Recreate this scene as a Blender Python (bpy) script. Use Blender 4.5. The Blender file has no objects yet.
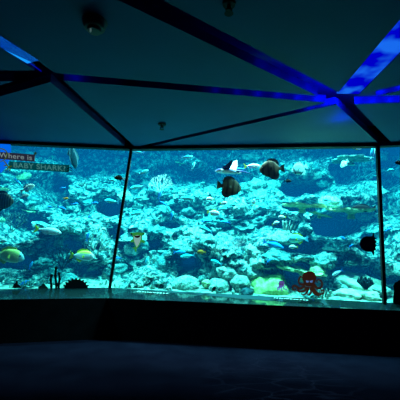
import bpy, bmesh, math, random
from mathutils import Vector, Matrix, noise
from mathutils.geometry import intersect_ray_tri, tessellate_polygon
random.seed(7)
PI = math.pi
SC = bpy.context.scene
COL = SC.collection

# ------------------------------------------------------------------ camera
F = 330.0
CAM = Vector((0, 0, 1.5))
th, ro = math.radians(8.62), math.radians(1.5)
fw = Vector((0, math.cos(th), math.sin(th)))
r0 = Vector((1, 0, 0)); u0 = r0.cross(fw)
rt = (r0 * math.cos(ro) + u0 * math.sin(ro)).normalized()
up = rt.cross(fw).normalized()
cd = bpy.data.cameras.new('camera'); cam = bpy.data.objects.new('camera', cd); COL.objects.link(cam)
cd.sensor_width = 36; cd.lens = F / 400 * 36; cd.clip_start = .05; cd.clip_end = 100
cam.matrix_world = Matrix(((rt.x, up.x, -fw.x, CAM.x), (rt.y, up.y, -fw.y, CAM.y), (rt.z, up.z, -fw.z, CAM.z), (0, 0, 0, 1)))
SC.camera = cam

def ray(px, py): return (fw + rt * ((px - 200) / F) - up * ((py - 200) / F)).normalized()
def at_z(px, py, z): d = ray(px, py); return CAM + d * ((z - CAM.z) / d.z)
def project(p):
    v = p - CAM; d = v.dot(fw)
    return 200 + F * v.dot(rt) / d, 200 - F * v.dot(up) / d

# ------------------------------------------------------------------ materials
def mat(name, build):
    m = bpy.data.materials.new(name); m.use_nodes = True
    nt = m.node_tree; nt.nodes.clear()
    out = nt.nodes.new('ShaderNodeOutputMaterial'); build(nt, out); return m
def N(nt, t, **kw):
    n = nt.nodes.new(t)
    for k, v in kw.items():
        if k.startswith('i_'): n.inputs[k[2:].replace('_', ' ')].default_value = v
        else: setattr(n, k, v)
    return n
def L(nt, a, ao, b, bi): nt.links.new(a.outputs[ao], b.inputs[bi])
def c4(c): return (c[0], c[1], c[2], 1)

def ramp(nt, stops, src=None, so=0, interp='LINEAR'):
    r = nt.nodes.new('ShaderNodeValToRGB'); e = r.color_ramp.elements; r.color_ramp.interpolation = interp
    while len(e) < len(stops): e.new(.5)
    for i, (p, c) in enumerate(stops): e[i].position = p; e[i].color = c4(c)
    if src: nt.links.new(src.outputs[so], r.inputs[0])
    return r

def plain(name, c, rough=.8, spec=.2, noise_amt=.25, scale=6, metallic=0, emit=None, es=0):
    def b(nt, out):
        p = N(nt, 'ShaderNodeBsdfPrincipled'); p.inputs['Roughness'].default_value = rough
        p.inputs['Specular IOR Level'].default_value = spec; p.inputs['Metallic'].default_value = metallic
        tc = N(nt, 'ShaderNodeTexCoord'); n = N(nt, 'ShaderNodeTexNoise'); n.inputs['Scale'].default_value = scale
        n.inputs['Detail'].default_value = 3
        L(nt, tc, 'Object', n, 'Vector')
        k = noise_amt
        r = ramp(nt, [(.3, [x * (1 - k) for x in c]), (.7, [min(1, x * (1 + k)) for x in c])], n, 0)
        L(nt, r, 0, p, 'Base Color')
        if emit: p.inputs['Emission Color'].default_value = c4(emit); p.inputs['Emission Strength'].default_value = es
        L(nt, p, 0, out, 'Surface')
    return mat(name, b)

def coral_mat(name, dark, mid, light, scale=14, bump=.6, vor=30, world=False, lo=.36, hi=.62, spots=.5):
    def b(nt, out):
        p = N(nt, 'ShaderNodeBsdfPrincipled'); p.inputs['Roughness'].default_value = .9; p.inputs['Specular IOR Level'].default_value = .1
        if world:
            tc = N(nt, 'ShaderNodeNewGeometry'); o = 'Position'
        else:
            tc = N(nt, 'ShaderNodeTexCoord'); o = 'Object'
        n = N(nt, 'ShaderNodeTexNoise'); n.inputs['Scale'].default_value = scale; n.inputs['Detail'].default_value = 5; n.inputs['Roughness'].default_value = .7
        L(nt, tc, o, n, 'Vector')
        r = ramp(nt, [(lo, dark), ((lo + hi) / 2, mid), (hi, light)], n, 0)
        v = N(nt, 'ShaderNodeTexVoronoi'); v.inputs['Scale'].default_value = vor
        L(nt, tc, o, v, 'Vector')
        vr = ramp(nt, [(.0, (1, 1, 1)), (.75, (1 - spots, 1 - spots, 1 - spots))], v, 'Distance')
        mx = N(nt, 'ShaderNodeMix', data_type='RGBA', blend_type='MULTIPLY'); mx.inputs[0].default_value = 1
        L(nt, r, 0, mx, 6); L(nt, vr, 0, mx, 7)
        L(nt, mx, 2, p, 'Base Color')
        if bump:
            bm = N(nt, 'ShaderNodeBump'); bm.inputs['Strength'].default_value = bump; bm.inputs['Distance'].default_value = .04
            L(nt, vr, 0, bm, 'Height'); L(nt, bm, 0, p, 'Normal')
        L(nt, p, 0, out, 'Surface')
    return mat(name, b)

def fish_mat(name, back, belly, accent=None, acc_lo=0, acc_hi=0, split=0.0, bands=None, soft=.05, emis=0.0):
    """back/belly split on local z; accent colours local x in [lo,hi]; bands = (colour, scale, width)"""
    def b(nt, out):
        p = N(nt, 'ShaderNodeBsdfPrincipled'); p.inputs['Roughness'].default_value = .6; p.inputs['Specular IOR Level'].default_value = .06
        tc = N(nt, 'ShaderNodeTexCoord'); s = N(nt, 'ShaderNodeSeparateXYZ'); L(nt, tc, 'Object', s, 0)
        mr = N(nt, 'ShaderNodeMapRange'); mr.inputs['From Min'].default_value = split - soft; mr.inputs['From Max'].default_value = split + soft
        L(nt, s, 'Z', mr, 'Value')
        m1 = N(nt, 'ShaderNodeMix', data_type='RGBA'); m1.inputs[6].default_value = c4(belly); m1.inputs[7].default_value = c4(back)
        L(nt, mr, 0, m1, 0); last = m1
        if bands:
            w = N(nt, 'ShaderNodeTexWave'); w.wave_type = 'BANDS'; w.bands_direction = 'X'; w.inputs['Scale'].default_value = bands[1]
            w.inputs['Distortion'].default_value = .6
            L(nt, tc, 'Object', w, 'Vector')
            br = ramp(nt, [(bands[2], (0, 0, 0)), (bands[2] + .15, (1, 1, 1))], w, 0)
            m3 = N(nt, 'ShaderNodeMix', data_type='RGBA'); L(nt, br, 0, m3, 0); L(nt, last, 2, m3, 6); m3.inputs[7].default_value = c4(bands[0]); last = m3
        if accent:
            g = N(nt, 'ShaderNodeMath', operation='GREATER_THAN'); g.inputs[1].default_value = acc_lo; L(nt, s, 'X', g, 0)
            l = N(nt, 'ShaderNodeMath', operation='LESS_THAN'); l.inputs[1].default_value = acc_hi; L(nt, s, 'X', l, 0)
            k = N(nt, 'ShaderNodeMath', operation='MULTIPLY'); L(nt, g, 0, k, 0); L(nt, l, 0, k, 1)
            m2 = N(nt, 'ShaderNodeMix', data_type='RGBA'); L(nt, k, 0, m2, 0); L(nt, last, 2, m2, 6); m2.inputs[7].default_value = c4(accent); last = m2
        L(nt, last, 2, p, 'Base Color'); L(nt, p, 0, out, 'Surface')
    return mat(name, b)

def emit_mat(name, c1, c2, s, scale=3):
    def b(nt, out):
        tc = N(nt, 'ShaderNodeTexCoord'); n = N(nt, 'ShaderNodeTexNoise'); n.inputs['Scale'].default_value = scale
        L(nt, tc, 'Object', n, 'Vector'); r = ramp(nt, [(.4, c1), (.6, c2)], n, 0)
        e = N(nt, 'ShaderNodeEmission'); e.inputs['Strength'].default_value = s; L(nt, r, 0, e, 0); L(nt, e, 0, out, 'Surface')
    return mat(name, b)

def glass_b(nt, out):
    t = N(nt, 'ShaderNodeBsdfTransparent'); t.inputs[0].default_value = (.96, .985, 1, 1)
    g = N(nt, 'ShaderNodeBsdfGlossy'); g.inputs['Roughness'].default_value = .02
    m = N(nt, 'ShaderNodeMixShader'); m.inputs[0].default_value = .03
    L(nt, t, 0, m, 1); L(nt, g, 0, m, 2); L(nt, m, 0, out, 'Surface')
M_GLASS = mat('tank_glass', glass_b)

FOG_SIG = (.75, .25, .24); FOG_COL = (.0, .15, .42)
def water_b(nt, out):
    a = N(nt, 'ShaderNodeVolumeAbsorption'); a.inputs['Density'].default_value = 1
    a.inputs[0].default_value = (1 - FOG_SIG[0], 1 - FOG_SIG[1], 1 - FOG_SIG[2], 1)
    e = N(nt, 'ShaderNodeEmission'); e.inputs[1].default_value = 1  # emission painted in as haze; stands in for light scattered by the water
    e.inputs[0].default_value = (FOG_COL[0] * FOG_SIG[0], FOG_COL[1] * FOG_SIG[1], FOG_COL[2] * FOG_SIG[2], 1)
    s = N(nt, 'ShaderNodeAddShader'); L(nt, a, 0, s, 0); L(nt, e, 0, s, 1); L(nt, s, 0, out, 'Volume')
M_WATER = mat('sea_water', water_b)

M_BLACK = plain('black_paint', (.006, .006, .008), .7, .2)
M_DWALL = plain('dark_wall_paint', (.004, .004, .006), .9, .02)
M_CEIL = plain('ceiling_panel_paint', (.018, .062, .20), .65, .25, .06, 2)
M_CHAN = plain('channel_grey', (.05, .03, .16), .5, .4, .35, 4)
M_STICK = plain('black_sticker', (.004, .004, .005), .6, .2)

def floor_b(nt, out):
    p = N(nt, 'ShaderNodeBsdfPrincipled'); p.inputs['Roughness'].default_value = 1; p.inputs['Specular IOR Level'].default_value = 0
    g = N(nt, 'ShaderNodeNewGeometry'); n = N(nt, 'ShaderNodeTexNoise'); n.inputs['Scale'].default_value = 3; n.inputs['Detail'].default_value = 6
    L(nt, g, 'Position', n, 'Vector')
    r = ramp(nt, [(.35, (.0014, .0015, .0042)), (.65, (.0020, .0022, .0058))], n, 0)
    L(nt, r, 0, p, 'Base Color')
    b = N(nt, 'ShaderNodeBump'); b.inputs['Strength'].default_value = .3; b.inputs['Distance'].default_value = .02
    L(nt, n, 0, b, 'Height'); L(nt, b, 0, p, 'Normal')
    L(nt, p, 0, out, 'Surface')
M_FLOOR = mat('floor_carpet', floor_b)

def sill_b(nt, out):
    p = N(nt, 'ShaderNodeBsdfPrincipled'); p.inputs['Base Color'].default_value = (.004, .012, .014, 1)
    p.inputs['Roughness'].default_value = .09; p.inputs['Specular IOR Level'].default_value = .5; p.inputs['Coat Weight'].default_value = .3
    tc = N(nt, 'ShaderNodeNewGeometry'); n = N(nt, 'ShaderNodeTexNoise'); n.inputs['Scale'].default_value = 9
    L(nt, tc, 'Position', n, 'Vector'); b = N(nt, 'ShaderNodeBump'); b.inputs['Strength'].default_value = .12; b.inputs['Distance'].default_value = .02
    L(nt, n, 0, b, 'Height'); L(nt, b, 0, p, 'Normal'); L(nt, p, 0, out, 'Surface')
M_SILL = mat('glossy_sill', sill_b)

# ------------------------------------------------------------------ object helpers
def link_mesh(name, bm, m, parent=None, smooth=False):
    me = bpy.data.meshes.new(name); bm.to_mesh(me); bm.free()
    for x in (m if isinstance(m, (list, tuple)) else [m]): me.materials.append(x)
    if smooth:
        for p in me.polygons: p.use_smooth = True
    o = bpy.data.objects.new(name, me); COL.objects.link(o)
    if parent: o.parent = parent
    return o
def tag(o, label, cat, group=None, kind=None):
    o['label'] = label; o['category'] = cat
    if group: o['group'] = group
    if kind: o['kind'] = kind
    return o
def struct(o): o['kind'] = 'structure'; return o
def empty(name, loc, rot=None, sc=1.0):
    o = bpy.data.objects.new(name, None); COL.objects.link(o); o.location = loc; o.empty_display_size = .1
    if rot is not None: o.rotation_euler = rot
    o.scale = (sc, sc, sc); return o
def copy_tree(o, parent=None, name=None):
    c = o.copy(); COL.objects.link(c)
    if parent: c.parent = parent
    for ch in list(o.children): copy_tree(ch, c)
    return c
def kill(o):
    for ch in list(o.children): kill(ch)
    bpy.data.objects.remove(o)

def prism(bm, pts, n, t, mi=0):
    """closed polygon (world Vectors) extruded by n*t"""
    a = [bm.verts.new(p) for p in pts]; b = [bm.verts.new(p + n * t) for p in pts]
    try:
        tris = tessellate_polygon([pts])
    except Exception: tris = []
    k = len(pts)
    for (i, j, l) in tris:
        for q in ((a[i], a[j], a[l]), (b[l], b[j], b[i])):
            try: f = bm.faces.new(q); f.material_index = mi
            except ValueError: pass
    for i in range(k):
        j = (i + 1) % k
        try: f = bm.faces.new((a[i], b[i], b[j], a[j])); f.material_index = mi
        except ValueError: pass
    bmesh.ops.recalc_face_normals(bm, faces=bm.faces)
def box(bm, lo, hi):
    vs = [bm.verts.new((x, y, z)) for z in (lo[2], hi[2]) for y in (lo[1], hi[1]) for x in (lo[0], hi[0])]
    for f in ((0, 2, 3, 1), (4, 5, 7, 6), (0, 1, 5, 4), (2, 6, 7, 3), (0, 4, 6, 2), (1, 3, 7, 5)): bm.faces.new([vs[i] for i in f])
def tube(bm, pts, rads, seg=6, mi=0, cap=True):
    rings = []
    for i, p in enumerate(pts):
        d = (pts[min(i + 1, len(pts) - 1)] - pts[max(i - 1, 0)])
        if d.length < 1e-6: d = Vector((0, 0, 1))
        d.normalize(); a = d.orthogonal().normalized(); b = d.cross(a)
        r = rads[i] if isinstance(rads, (list, tuple)) else rads
        rings.append([bm.verts.new(p + (a * math.cos(2 * PI * k / seg) + b * math.sin(2 * PI * k / seg)) * r) for k in range(seg)])
    for i in range(len(rings) - 1):
        for k in range(seg):
            f = bm.faces.new((rings[i][k], rings[i][(k + 1) % seg], rings[i + 1][(k + 1) % seg], rings[i + 1][k])); f.material_index = mi
    if cap: bm.faces.new(rings[0][::-1]).material_index = mi; bm.faces.new(rings[-1]).material_index = mi

# ------------------------------------------------------------------ window panes (three flat panes meeting at two mullions)
ZS, ZG, ZC = .75, 3.245, 3.30
gb = [at_z(-90, 290.5, ZS), at_z(110, 287.5, ZS), at_z(384, 302.5, ZS), at_z(470, 304.5, ZS)]
gt = [at_z(-90, 139.5, ZG), at_z(131.5, 149.5, ZG), at_z(377, 146.5, ZG), at_z(462, 142, ZG)]
TRI = []
for i in range(3):
    TRI += [(gb[i], gb[i + 1], gt[i + 1]), (gb[i], gt[i + 1], gt[i])]
def glass_hit(px, py):
    d = ray(px, py)
    for (a, b, c) in TRI:
        h = intersect_ray_tri(a, b, c, d, CAM, True)
        if h: return h
    # outside: nearest pane plane
    i = 0 if px < 110 else (1 if px < 384 else 2)
    a, b, c = gb[i], gb[i + 1], gt[i]
    n = (b - a).cross(c - a); return CAM + d * ((a - CAM).dot(n) / d.dot(n))
def P(px, py, dep):
    h = glass_hit(px, py); d = ray(px, py); return h + d * (dep / d.y)
def glass_y(x):
    pts = gb
    if x <= pts[0].x: return pts[0].y
    for a, b in zip(pts, pts[1:]):
        if x <= b.x: return a.y + (b.y - a.y) * (x - a.x) / (b.x - a.x)
    return pts[-1].y
for i in range(3):
    bm = bmesh.new(); vs = [bm.verts.new(p) for p in (gb[i], gb[i + 1], gt[i + 1], gt[i])]
    bm.faces.new((vs[0], vs[1], vs[2])); bm.faces.new((vs[0], vs[2], vs[3]))
    struct(link_mesh('window_%d' % (i + 1), bm, M_GLASS))
# mullions
k = 1
for i, w in ((1, .024), (2, .026)):
    bm = bmesh.new(); a, b = gb[i], gt[i]; wx = Vector((w, 0, 0)); fy = Vector((0, -.04, 0))
    prism(bm, [a - wx + fy, a + wx + fy, b + wx + fy, b - wx + fy], Vector((0, 1, 0)), .05)
    struct(link_mesh('trim_%d' % k, bm, M_BLACK)); k += 1
# header above the glass
for i in range(3):
    bm = bmesh.new(); a, b = gt[i], gt[i + 1]; f0 = Vector((0, -.02, -.0))
    prism(bm, [a + f0, b + f0, Vector((b.x, b.y, ZC + .02)) + Vector((0, -.02, 0)), Vector((a.x, a.y, ZC + .02)) + Vector((0, -.02, 0))], Vector((0, 1, 0)), .12)
    struct(link_mesh('trim_%d' % k, bm, M_BLACK)); k += 1
# tank front above the ceiling level
bm = bmesh.new()
for i in range(3):
    a, b = gt[i], gt[i + 1]
    prism(bm, [Vector((a.x, a.y, ZC)), Vector((b.x, b.y, ZC)), Vector((b.x, b.y, 6.4)), Vector((a.x, a.y, 6.4))], Vector((0, 1, 0)), .1)
struct(link_mesh('wall_upper', bm, M_DWALL))
# sloping glossy sill
sf = [at_z(-90, 300.5, .66), at_z(107, 298, .66), at_z(385, 310, .66), at_z(470, 313, .66)]
bm = bmesh.new()
for i in range(3):
    q = [gb[i], gb[i + 1], sf[i + 1], sf[i]]; vs = [bm.verts.new(p) for p in q]; bm.faces.new((vs[0], vs[3], vs[2])); bm.faces.new((vs[0], vs[2], vs[1]))
struct(link_mesh('trim_%d' % k, bm, M_SILL)); k += 1
# wall under the sill
bm = bmesh.new()
for i in range(3):
    a, b = sf[i], sf[i + 1]
    prism(bm, [a, b, Vector((b.x, b.y, 0)), Vector((a.x, a.y, 0))], Vector((0, 1, 0)), .1)
struct(link_mesh('wall_front', bm, M_DWALL))
XL, XR, YB = gb[0].x - .1, gb[3].x + .1, -4.0
def wallbox(name, lo, hi, m=M_DWALL):
    bm = bmesh.new(); box(bm, lo, hi); return struct(link_mesh(name, bm, m))
TL, TR = XL - 2.2, XR + 3.0
wallbox('wall_left', (XL - .2, YB, 0), (XL, gb[0].y, 3.8))
wallbox('wall_right', (XR, YB, 0), (XR + .2, gb[3].y, 3.8))
wallbox('wall_left_2', (TL, gb[0].y - .1, 0), (XL + .1, gb[0].y, 6.5))
wallbox('wall_right_2', (XR - .1, gb[3].y - .1, 0), (TR, gb[3].y, 6.5))
wallbox('wall_left_3', (TL - .2, gb[0].y - .1, 0), (TL, 12, 6.5))
wallbox('wall_right_3', (TR, gb[3].y - .1, 0), (TR + .2, 12, 6.5))
wallbox('wall_back', (XL, YB - .2, 0), (XR, YB, 3.8))
wallbox('floor', (TL - .2, YB, -.1), (TR + .2, 12, 0), M_FLOOR)

# ------------------------------------------------------------------ ceiling: triangular panels hung with open channels between them
def C(px, py): p = at_z(px, py, ZC); return Vector((p.x, p.y))
H1, H2, S1, S2 = C(51, 76), C(342, 101), C(133, 149), C(390, 148)
def ext(a, b, s): return a + (b - a).normalized() * s
A_e = ext(H2, C(160, 10), 7.5)
C_e = ext(H1, C(5, 44), 6.0)
D1_e = ext(H1, C(0, 76), 5.0)
D2_e = ext(H1, C(0, 91), 4.0)
F_e = ext(H2, C(400, 38), 6.0)
G1_e = ext(H2, C(400, 88), 3.2)
G2_e = ext(H2, C(400, 99), 3.2)
LW = Vector((gt[0].x, gt[0].y)); RW = Vector((gt[3].x, gt[3].y))
W = .155
cells = [  # (corners, half width of the channel along the edge i -> i+1)
    ([H1, H2, S1], [.075, .055, .085]),
    ([S1, H2, S2], [.055, .085, .0]),
    ([H1, C_e, A_e, H2], [.085, .0, .10, .075]),
    ([H2, A_e, Vector((3.5, -4.6)), F_e], [.10, .0, .0, .13]),
    ([H2, F_e, G1_e], [.13, .0, .07]),
    ([H2, G1_e, G2_e], [.07, 0, .10]),
    ([H2, G2_e, RW, S2], [.10, 0, 0, .085]),
    ([H1, D1_e, C_e], [.11, 0, .085]),
    ([H1, D2_e, D1_e], [.09, 0, .11]),
    ([H1, S1, LW, D2_e], [.085, 0, 0, .09]),
]
def inset(poly, offs):
    n = len(poly); area = sum(poly[i].x * poly[(i + 1) % n].y - poly[(i + 1) % n].x * poly[i].y for i in range(n))
    s = 1 if area > 0 else -1; lines = []
    for i in range(n):
        a, b = poly[i], poly[(i + 1) % n]; d = (b - a).normalized(); nn = Vector((-d.y, d.x)) * s
        lines.append((a + nn * offs[i], d))
    out = []
    for i in range(n):
        (p, d), (q, e) = lines[i - 1], lines[i]
        cr = d.x * e.y - d.y * e.x
        t = ((q.x - p.x) * e.y - (q.y - p.y) * e.x) / cr if abs(cr) > 1e-6 else 0
        out.append(p + d * t)
    return out
ceil = struct(empty('ceiling', (0, 2, ZC)))
def child_of(o, par):
    o.parent = par; o.matrix_parent_inverse = Matrix.Translation(-Vector(par.location)); return o
for poly, offs in cells:
    q = [Vector((v.x, v.y, ZC)) for v in inset(poly, offs)]
    bm = bmesh.new(); prism(bm, q, Vector((0, 0, 1)), .10)
    for f in bm.faces: f.normal_update(); f.material_index = 0 if abs(f.normal.z) > .5 else 1
    child_of(link_mesh('ceiling_panel', bm, [M_CEIL, M_CHAN]), ceil)
bm = bmesh.new(); box(bm, (XL - .1, YB, ZC + .30), (XR + .1, 5.35, ZC + .4))
child_of(link_mesh('upper_slab', bm, M_CHAN), ceil)
# lit blue strips set in two channels
def strip(p, q, hw, m, z=ZC + .09, taper=1):
    d = (q - p).normalized(); nn = Vector((-d.y, d.x))
    pts = [p + nn * hw, q + nn * hw * taper, q - nn * hw * taper, p - nn * hw]
    bm = bmesh.new(); prism(bm, [Vector((v.x, v.y, z)) for v in pts], Vector((0, 0, 1)), .02); return bm
M_LED1 = emit_mat('blue_led_strip_bright', (0, .18, 1), (.01, .36, 1), 1.0, 2)
M_LED2 = emit_mat('blue_led_strip_mottled', (0, .0, .65), (.01, .16, .95), .9, 4)
def hubmix(h, e, s): return h + (e - h).normalized() * s
lt = empty('light_strip', (C(10, 48).x, C(10, 48).y, ZC)); tag(lt, 'bright blue lit strip in the ceiling channel at the upper left edge', 'light strip')
child_of(link_mesh('diffuser', strip(C(33, 62), hubmix(C(33, 62), C(-20, 29), 1.6), .080, M_LED1, ZC + .0), M_LED1), lt)
dd = (C(33, 62) - C(51, 76)).normalized(); nn = Vector((-dd.y, dd.x))
for s in (-1, 1):  # thin glowing lines painted in for blue reflections along the channel edges
    a = C(33, 62) + nn * .07 * s; b = C(46, 72.5) + nn * .06 * s
    bm = bmesh.new(); tube(bm, [Vector((a.x, a.y, ZC + .02)), Vector((b.x, b.y, ZC + .02))], .006, 5)
    child_of(link_mesh('edge_glint', bm, emit_mat('blue_edge_glint', (0, 0, .5), (0, .03, .8), .6)), lt)
l2 = empty('light_strip', (H2.x, H2.y, ZC)); tag(l2, 'mottled blue lit strip running from the ceiling hub to the upper right corner', 'light strip')
child_of(link_mesh('diffuser', strip(hubmix(H2, F_e, .16), hubmix(H2, F_e, 3.5), .125, M_LED2, ZC + .012), M_LED2), l2)
# lamps
def lamp(name, typ, loc, col, e, **kw):
    ld = bpy.data.lights.new(name, typ); ld.color = col; ld.energy = e
    for a, v in kw.items(): setattr(ld, a, v)
    o = bpy.data.objects.new(name, ld); COL.objects.link(o); o.location = loc; return o
lamp('hub_lamp', 'POINT', (H2.x, H2.y, ZC + .07), (0, .01, 1), 7, shadow_soft_size=.03)
for e, s, en in [(A_e, .25 * k, 1.6 / (1 + .3 * k * k)) for k in range(1, 6)] + [(H1, .25 * k, 1.3 / (1 + .25 * k * k)) for k in range(1, 7)] + [(G1_e, .2 * k, 1.0) for k in range(1, 6)] + [(G2_e, .2 * k, 1.4) for k in range(1, 6)] + [(S1, .2, .8), (S1, .4, .4), (S2, .2, .6)]:
    p = hubmix(H2, e, s); lamp('channel_lamp', 'POINT', (p.x, p.y, ZC + .06), (0, .01, 1), en, shadow_soft_size=.02)
p = C(72, 77); lamp('channel_lamp', 'POINT', (p.x, p.y, ZC + .07), (0, .01, 1), .22, shadow_soft_size=.02)
p = C(341, 118); lamp('panel_lamp', 'POINT', (p.x, p.y, ZC - .12), (0, .03, 1), 2.2, shadow_soft_size=.03)

# ceiling fixtures
def fixture(px, py, r, label, kind):
    p = C(px, py); e = empty('ceiling_speaker' if kind == 0 else 'sprinkler_head', (p.x, p.y, ZC)); tag(e, label, 'speaker' if kind == 0 else 'sprinkler')
    m = plain('fixture_grey', (.16, .10, .10), .6, .3)
    if kind == 0:
        bm = bmesh.new(); bmesh.ops.create_cone(bm, cap_ends=True, segments=28, radius1=r * .8, radius2=r, depth=.07, matrix=Matrix.Translation((0, 0, -.035)))
        bmesh.ops.bevel(bm, geom=[x for x in bm.edges], offset=.006, segments=2, affect='EDGES')
        link_mesh('housing', bm, m, e)
        bm = bmesh.new(); bmesh.ops.create_cone(bm, cap_ends=True, segments=24, radius1=r * .5, radius2=r * .55, depth=.03, matrix=Matrix.Translation((0, 0, -.08))); link_mesh('grille', bm, m, e)
        bm = bmesh.new(); tube(bm, [Vector((-.02, -.03, -.08)), Vector((-.01, -.05, -.13))], .007, 8); link_mesh('indicator', bm, plain('pale_indicator', (.9, .9, .85), .4, emit=(.5, .7, .7), es=.12), e)
    else:
        bm = bmesh.new(); bmesh.ops.create_cone(bm, cap_ends=True, segments=20, radius1=r * .9, radius2=r, depth=.02, matrix=Matrix.Translation((0, 0, -.01))); link_mesh('rosette', bm, M_BLACK, e)
        bm = bmesh.new()
        tube(bm, [Vector((0, 0, -.02)), Vector((0, 0, -.05))], .015, 10); tube(bm, [Vector((-.02, 0, -.05)), Vector((-.022, 0, -.08))], .004, 6); tube(bm, [Vector((.02, 0, -.05)), Vector((.022, 0, -.08))], .004, 6)
        box(bm, (-.026, -.006, -.055), (.026, .006, -.048)); link_mesh('nozzle', bm, M_BLACK, e)
        bm = bmesh.new(); bmesh.ops.create_cone(bm, cap_ends=True, segments=16, radius1=.034, radius2=.03, depth=.006, matrix=Matrix.Translation((0, 0, -.083))); link_mesh('deflector', bm, M_BLACK, e)
fixture(95, 21, .10, 'round grey ceiling fixture with a small pale tab at the upper left', 0)
fixture(162, 124, .06, 'small black sprinkler in the triangular ceiling panel above the middle pane', 1)
fixture(229, 3, .05, 'small black sprinkler at the top edge, beside the widest dark channel', 1)

# ------------------------------------------------------------------ water body and tank shell
bm = bmesh.new()
bot = [Vector((g.x, g.y + .04, .3)) for g in gb]; top = [Vector((t.x, t.y + .04, 5.2)) for t in gt]
bot2 = [Vector((TR - .05, 7, .3)), Vector((TR - .05, 11.5, .3)), Vector((TL + .05, 11.5, .3)), Vector((TL + .05, 7, .3))]; top2 = [Vector((v.x, v.y, 5.2)) for v in bot2]
bv = [bm.verts.new(p) for p in bot + bot2]; tv = [bm.verts.new(p) for p in top + top2]
n = len(bv)
bm.faces.new(bv[::-1]); bm.faces.new(tv)
for i in range(n): j = (i + 1) % n; bm.faces.new((bv[i], bv[j], tv[j])); bm.faces.new((bv[i], tv[j], tv[i]))
bmesh.ops.recalc_face_normals(bm, faces=bm.faces)
tag(link_mesh('tank_water', bm, M_WATER), 'clear blue green sea water filling the tank behind the glass', 'water', kind='stuff')
M_BACK = coral_mat('tank_back_wall', (.01, .06, .10), (.02, .12, .18), (.05, .25, .3), 3, 0, 6, world=True)
wallbox('wall_far', (TL, 11.9, 0), (TR, 12.1, 6.5), M_BACK)

# ------------------------------------------------------------------ reef slope
CAVES = [  # px, py, rx, ry, depth
    (95, 160, 42, 11, 2.6), (45, 188, 20, 15, 1.5), (18, 225, 22, 16, .9), (106, 205, 15, 10, 1.1), (110, 233, 10, 9, .8),
    (62, 243, 16, 9, .5), (306, 186, 22, 7, 1.4), (308, 206, 20, 6, 1.1), (353, 168, 18, 14, 1.6), (346, 224, 30, 13, 1.5),
    (312, 248, 20, 7, 1.0), (186, 262, 11, 7, .8), (166, 224, 18, 5, .7), (222, 172, 34, 9, 2.2), (170, 172, 20, 10, 1.8),
    (180, 151, 40, 5, 1.8), (394, 185, 14, 26, 1.8), (342, 258, 12, 5, .3), (232, 225, 8, 5, .2), (5, 262, 16, 8, .5), (250, 292, 6, 5, .3),
    (205, 235, 10, 4, .5), (303, 274, 14, 10, .6), (150, 245, 9, 6, .4), (320, 292, 9, 5, .3), (75, 272, 22, 9, .35), (130, 185, 10, 10, .7), (285, 222, 14, 5, .6),
    (385, 245, 14, 14, .6), (360, 276, 22, 10, .7), (197, 285, 8, 5, .3)]
def reef_y(x, z):
    zz = z - ZS
    d = .45 + .72 * zz + .10 * zz * zz
    # ledges
    d += .26 * math.sin(zz * 5.2 + 1.2 * math.sin(x * .9) + .6 * math.sin(x * 2.3))
    y = glass_y(x) + d
    px, py = project(Vector((x, y, z)))
    for (cx, cy, rx, ry, dp) in CAVES:
        r = ((px - cx) / rx) ** 2 + ((py - cy) / ry) ** 2
        if r < 4: y += 1.35 * dp * math.exp(-r * r)
    v = Vector((x * 1.6, 3.1, z * 2.0))
    y += .50 * noise.noise(v) + .28 * noise.noise(v * 2.3) + .16 * noise.noise(v * 5.1) + .09 * noise.noise(v * 10.7)
    return min(max(y, glass_y(x) + .12), 11.4)
M_REEF = coral_mat('reef_rock', (.01, .06, .08), (.10, .30, .30), (.80, .98, .85), 9, .8, 20, world=True, lo=.42, hi=.60, spots=.6)  # mottle is encrusting growth plus caustic light put into the colour
bm = bmesh.new()
NX, NZ = 400, 170
x0, x1, z0, z1 = TL + .1, TR - .1, .35, 5.0
g = []
for j in range(NZ + 1):
    row = []
    for i in range(NX + 1):
        x = x0 + (x1 - x0) * i / NX; z = z0 + (z1 - z0) * j / NZ
        y = reef_y(x, z); w = noise.noise_vector(Vector((x * 4, y * 4, z * 4))) * .07
        row.append(bm.verts.new((x + w.x, y, z + w.z)))
    g.append(row)
for j in range(NZ):
    for i in range(NX): bm.faces.new((g[j][i], g[j][i + 1], g[j + 1][i + 1], g[j + 1][i]))
reef = link_mesh('reef_rock', bm, M_REEF, smooth=True)
tag(reef, 'stepped wall of pale encrusted reef rock with dark hollows filling the tank', 'reef')
# seabed strip in front of the reef
M_SAND = coral_mat('coral_sand', (.08, .15, .14), (.3, .38, .32), (.6, .68, .55), 9, .3, 40, world=True, spots=.25)
bm = bmesh.new(); NXs, NYs = 120, 14
g = []
for j in range(NYs + 1):
    row = []
    for i in range(NXs + 1):
        x = x0 + (x1 - x0) * i / NXs; y = glass_y(x) + .05 + 1.2 * j / NYs
        row.append(bm.verts.new((x, y, .72 + .22 * j / NYs + .05 * noise.noise(Vector((x * 2, y * 2, 0))))))
    g.append(row)
for j in range(NYs):
    for i in range(NXs): bm.faces.new((g[j][i], g[j][i + 1], g[j + 1][i + 1], g[j + 1][i]))
tag(link_mesh('sand_bed', bm, M_SAND, smooth=True), 'pale coral sand along the bottom of the tank in front of the reef', 'sand', kind='stuff')

def reef_hit(px, py):
    h = glass_hit(px, py); d = ray(px, py); s = 0.0
    while s < 6:
        p = h + d * s
        if p.y > reef_y(p.x, p.z) or p.z < .8: return p, s
        s += .04
    return h + d * 6, 6

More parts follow.
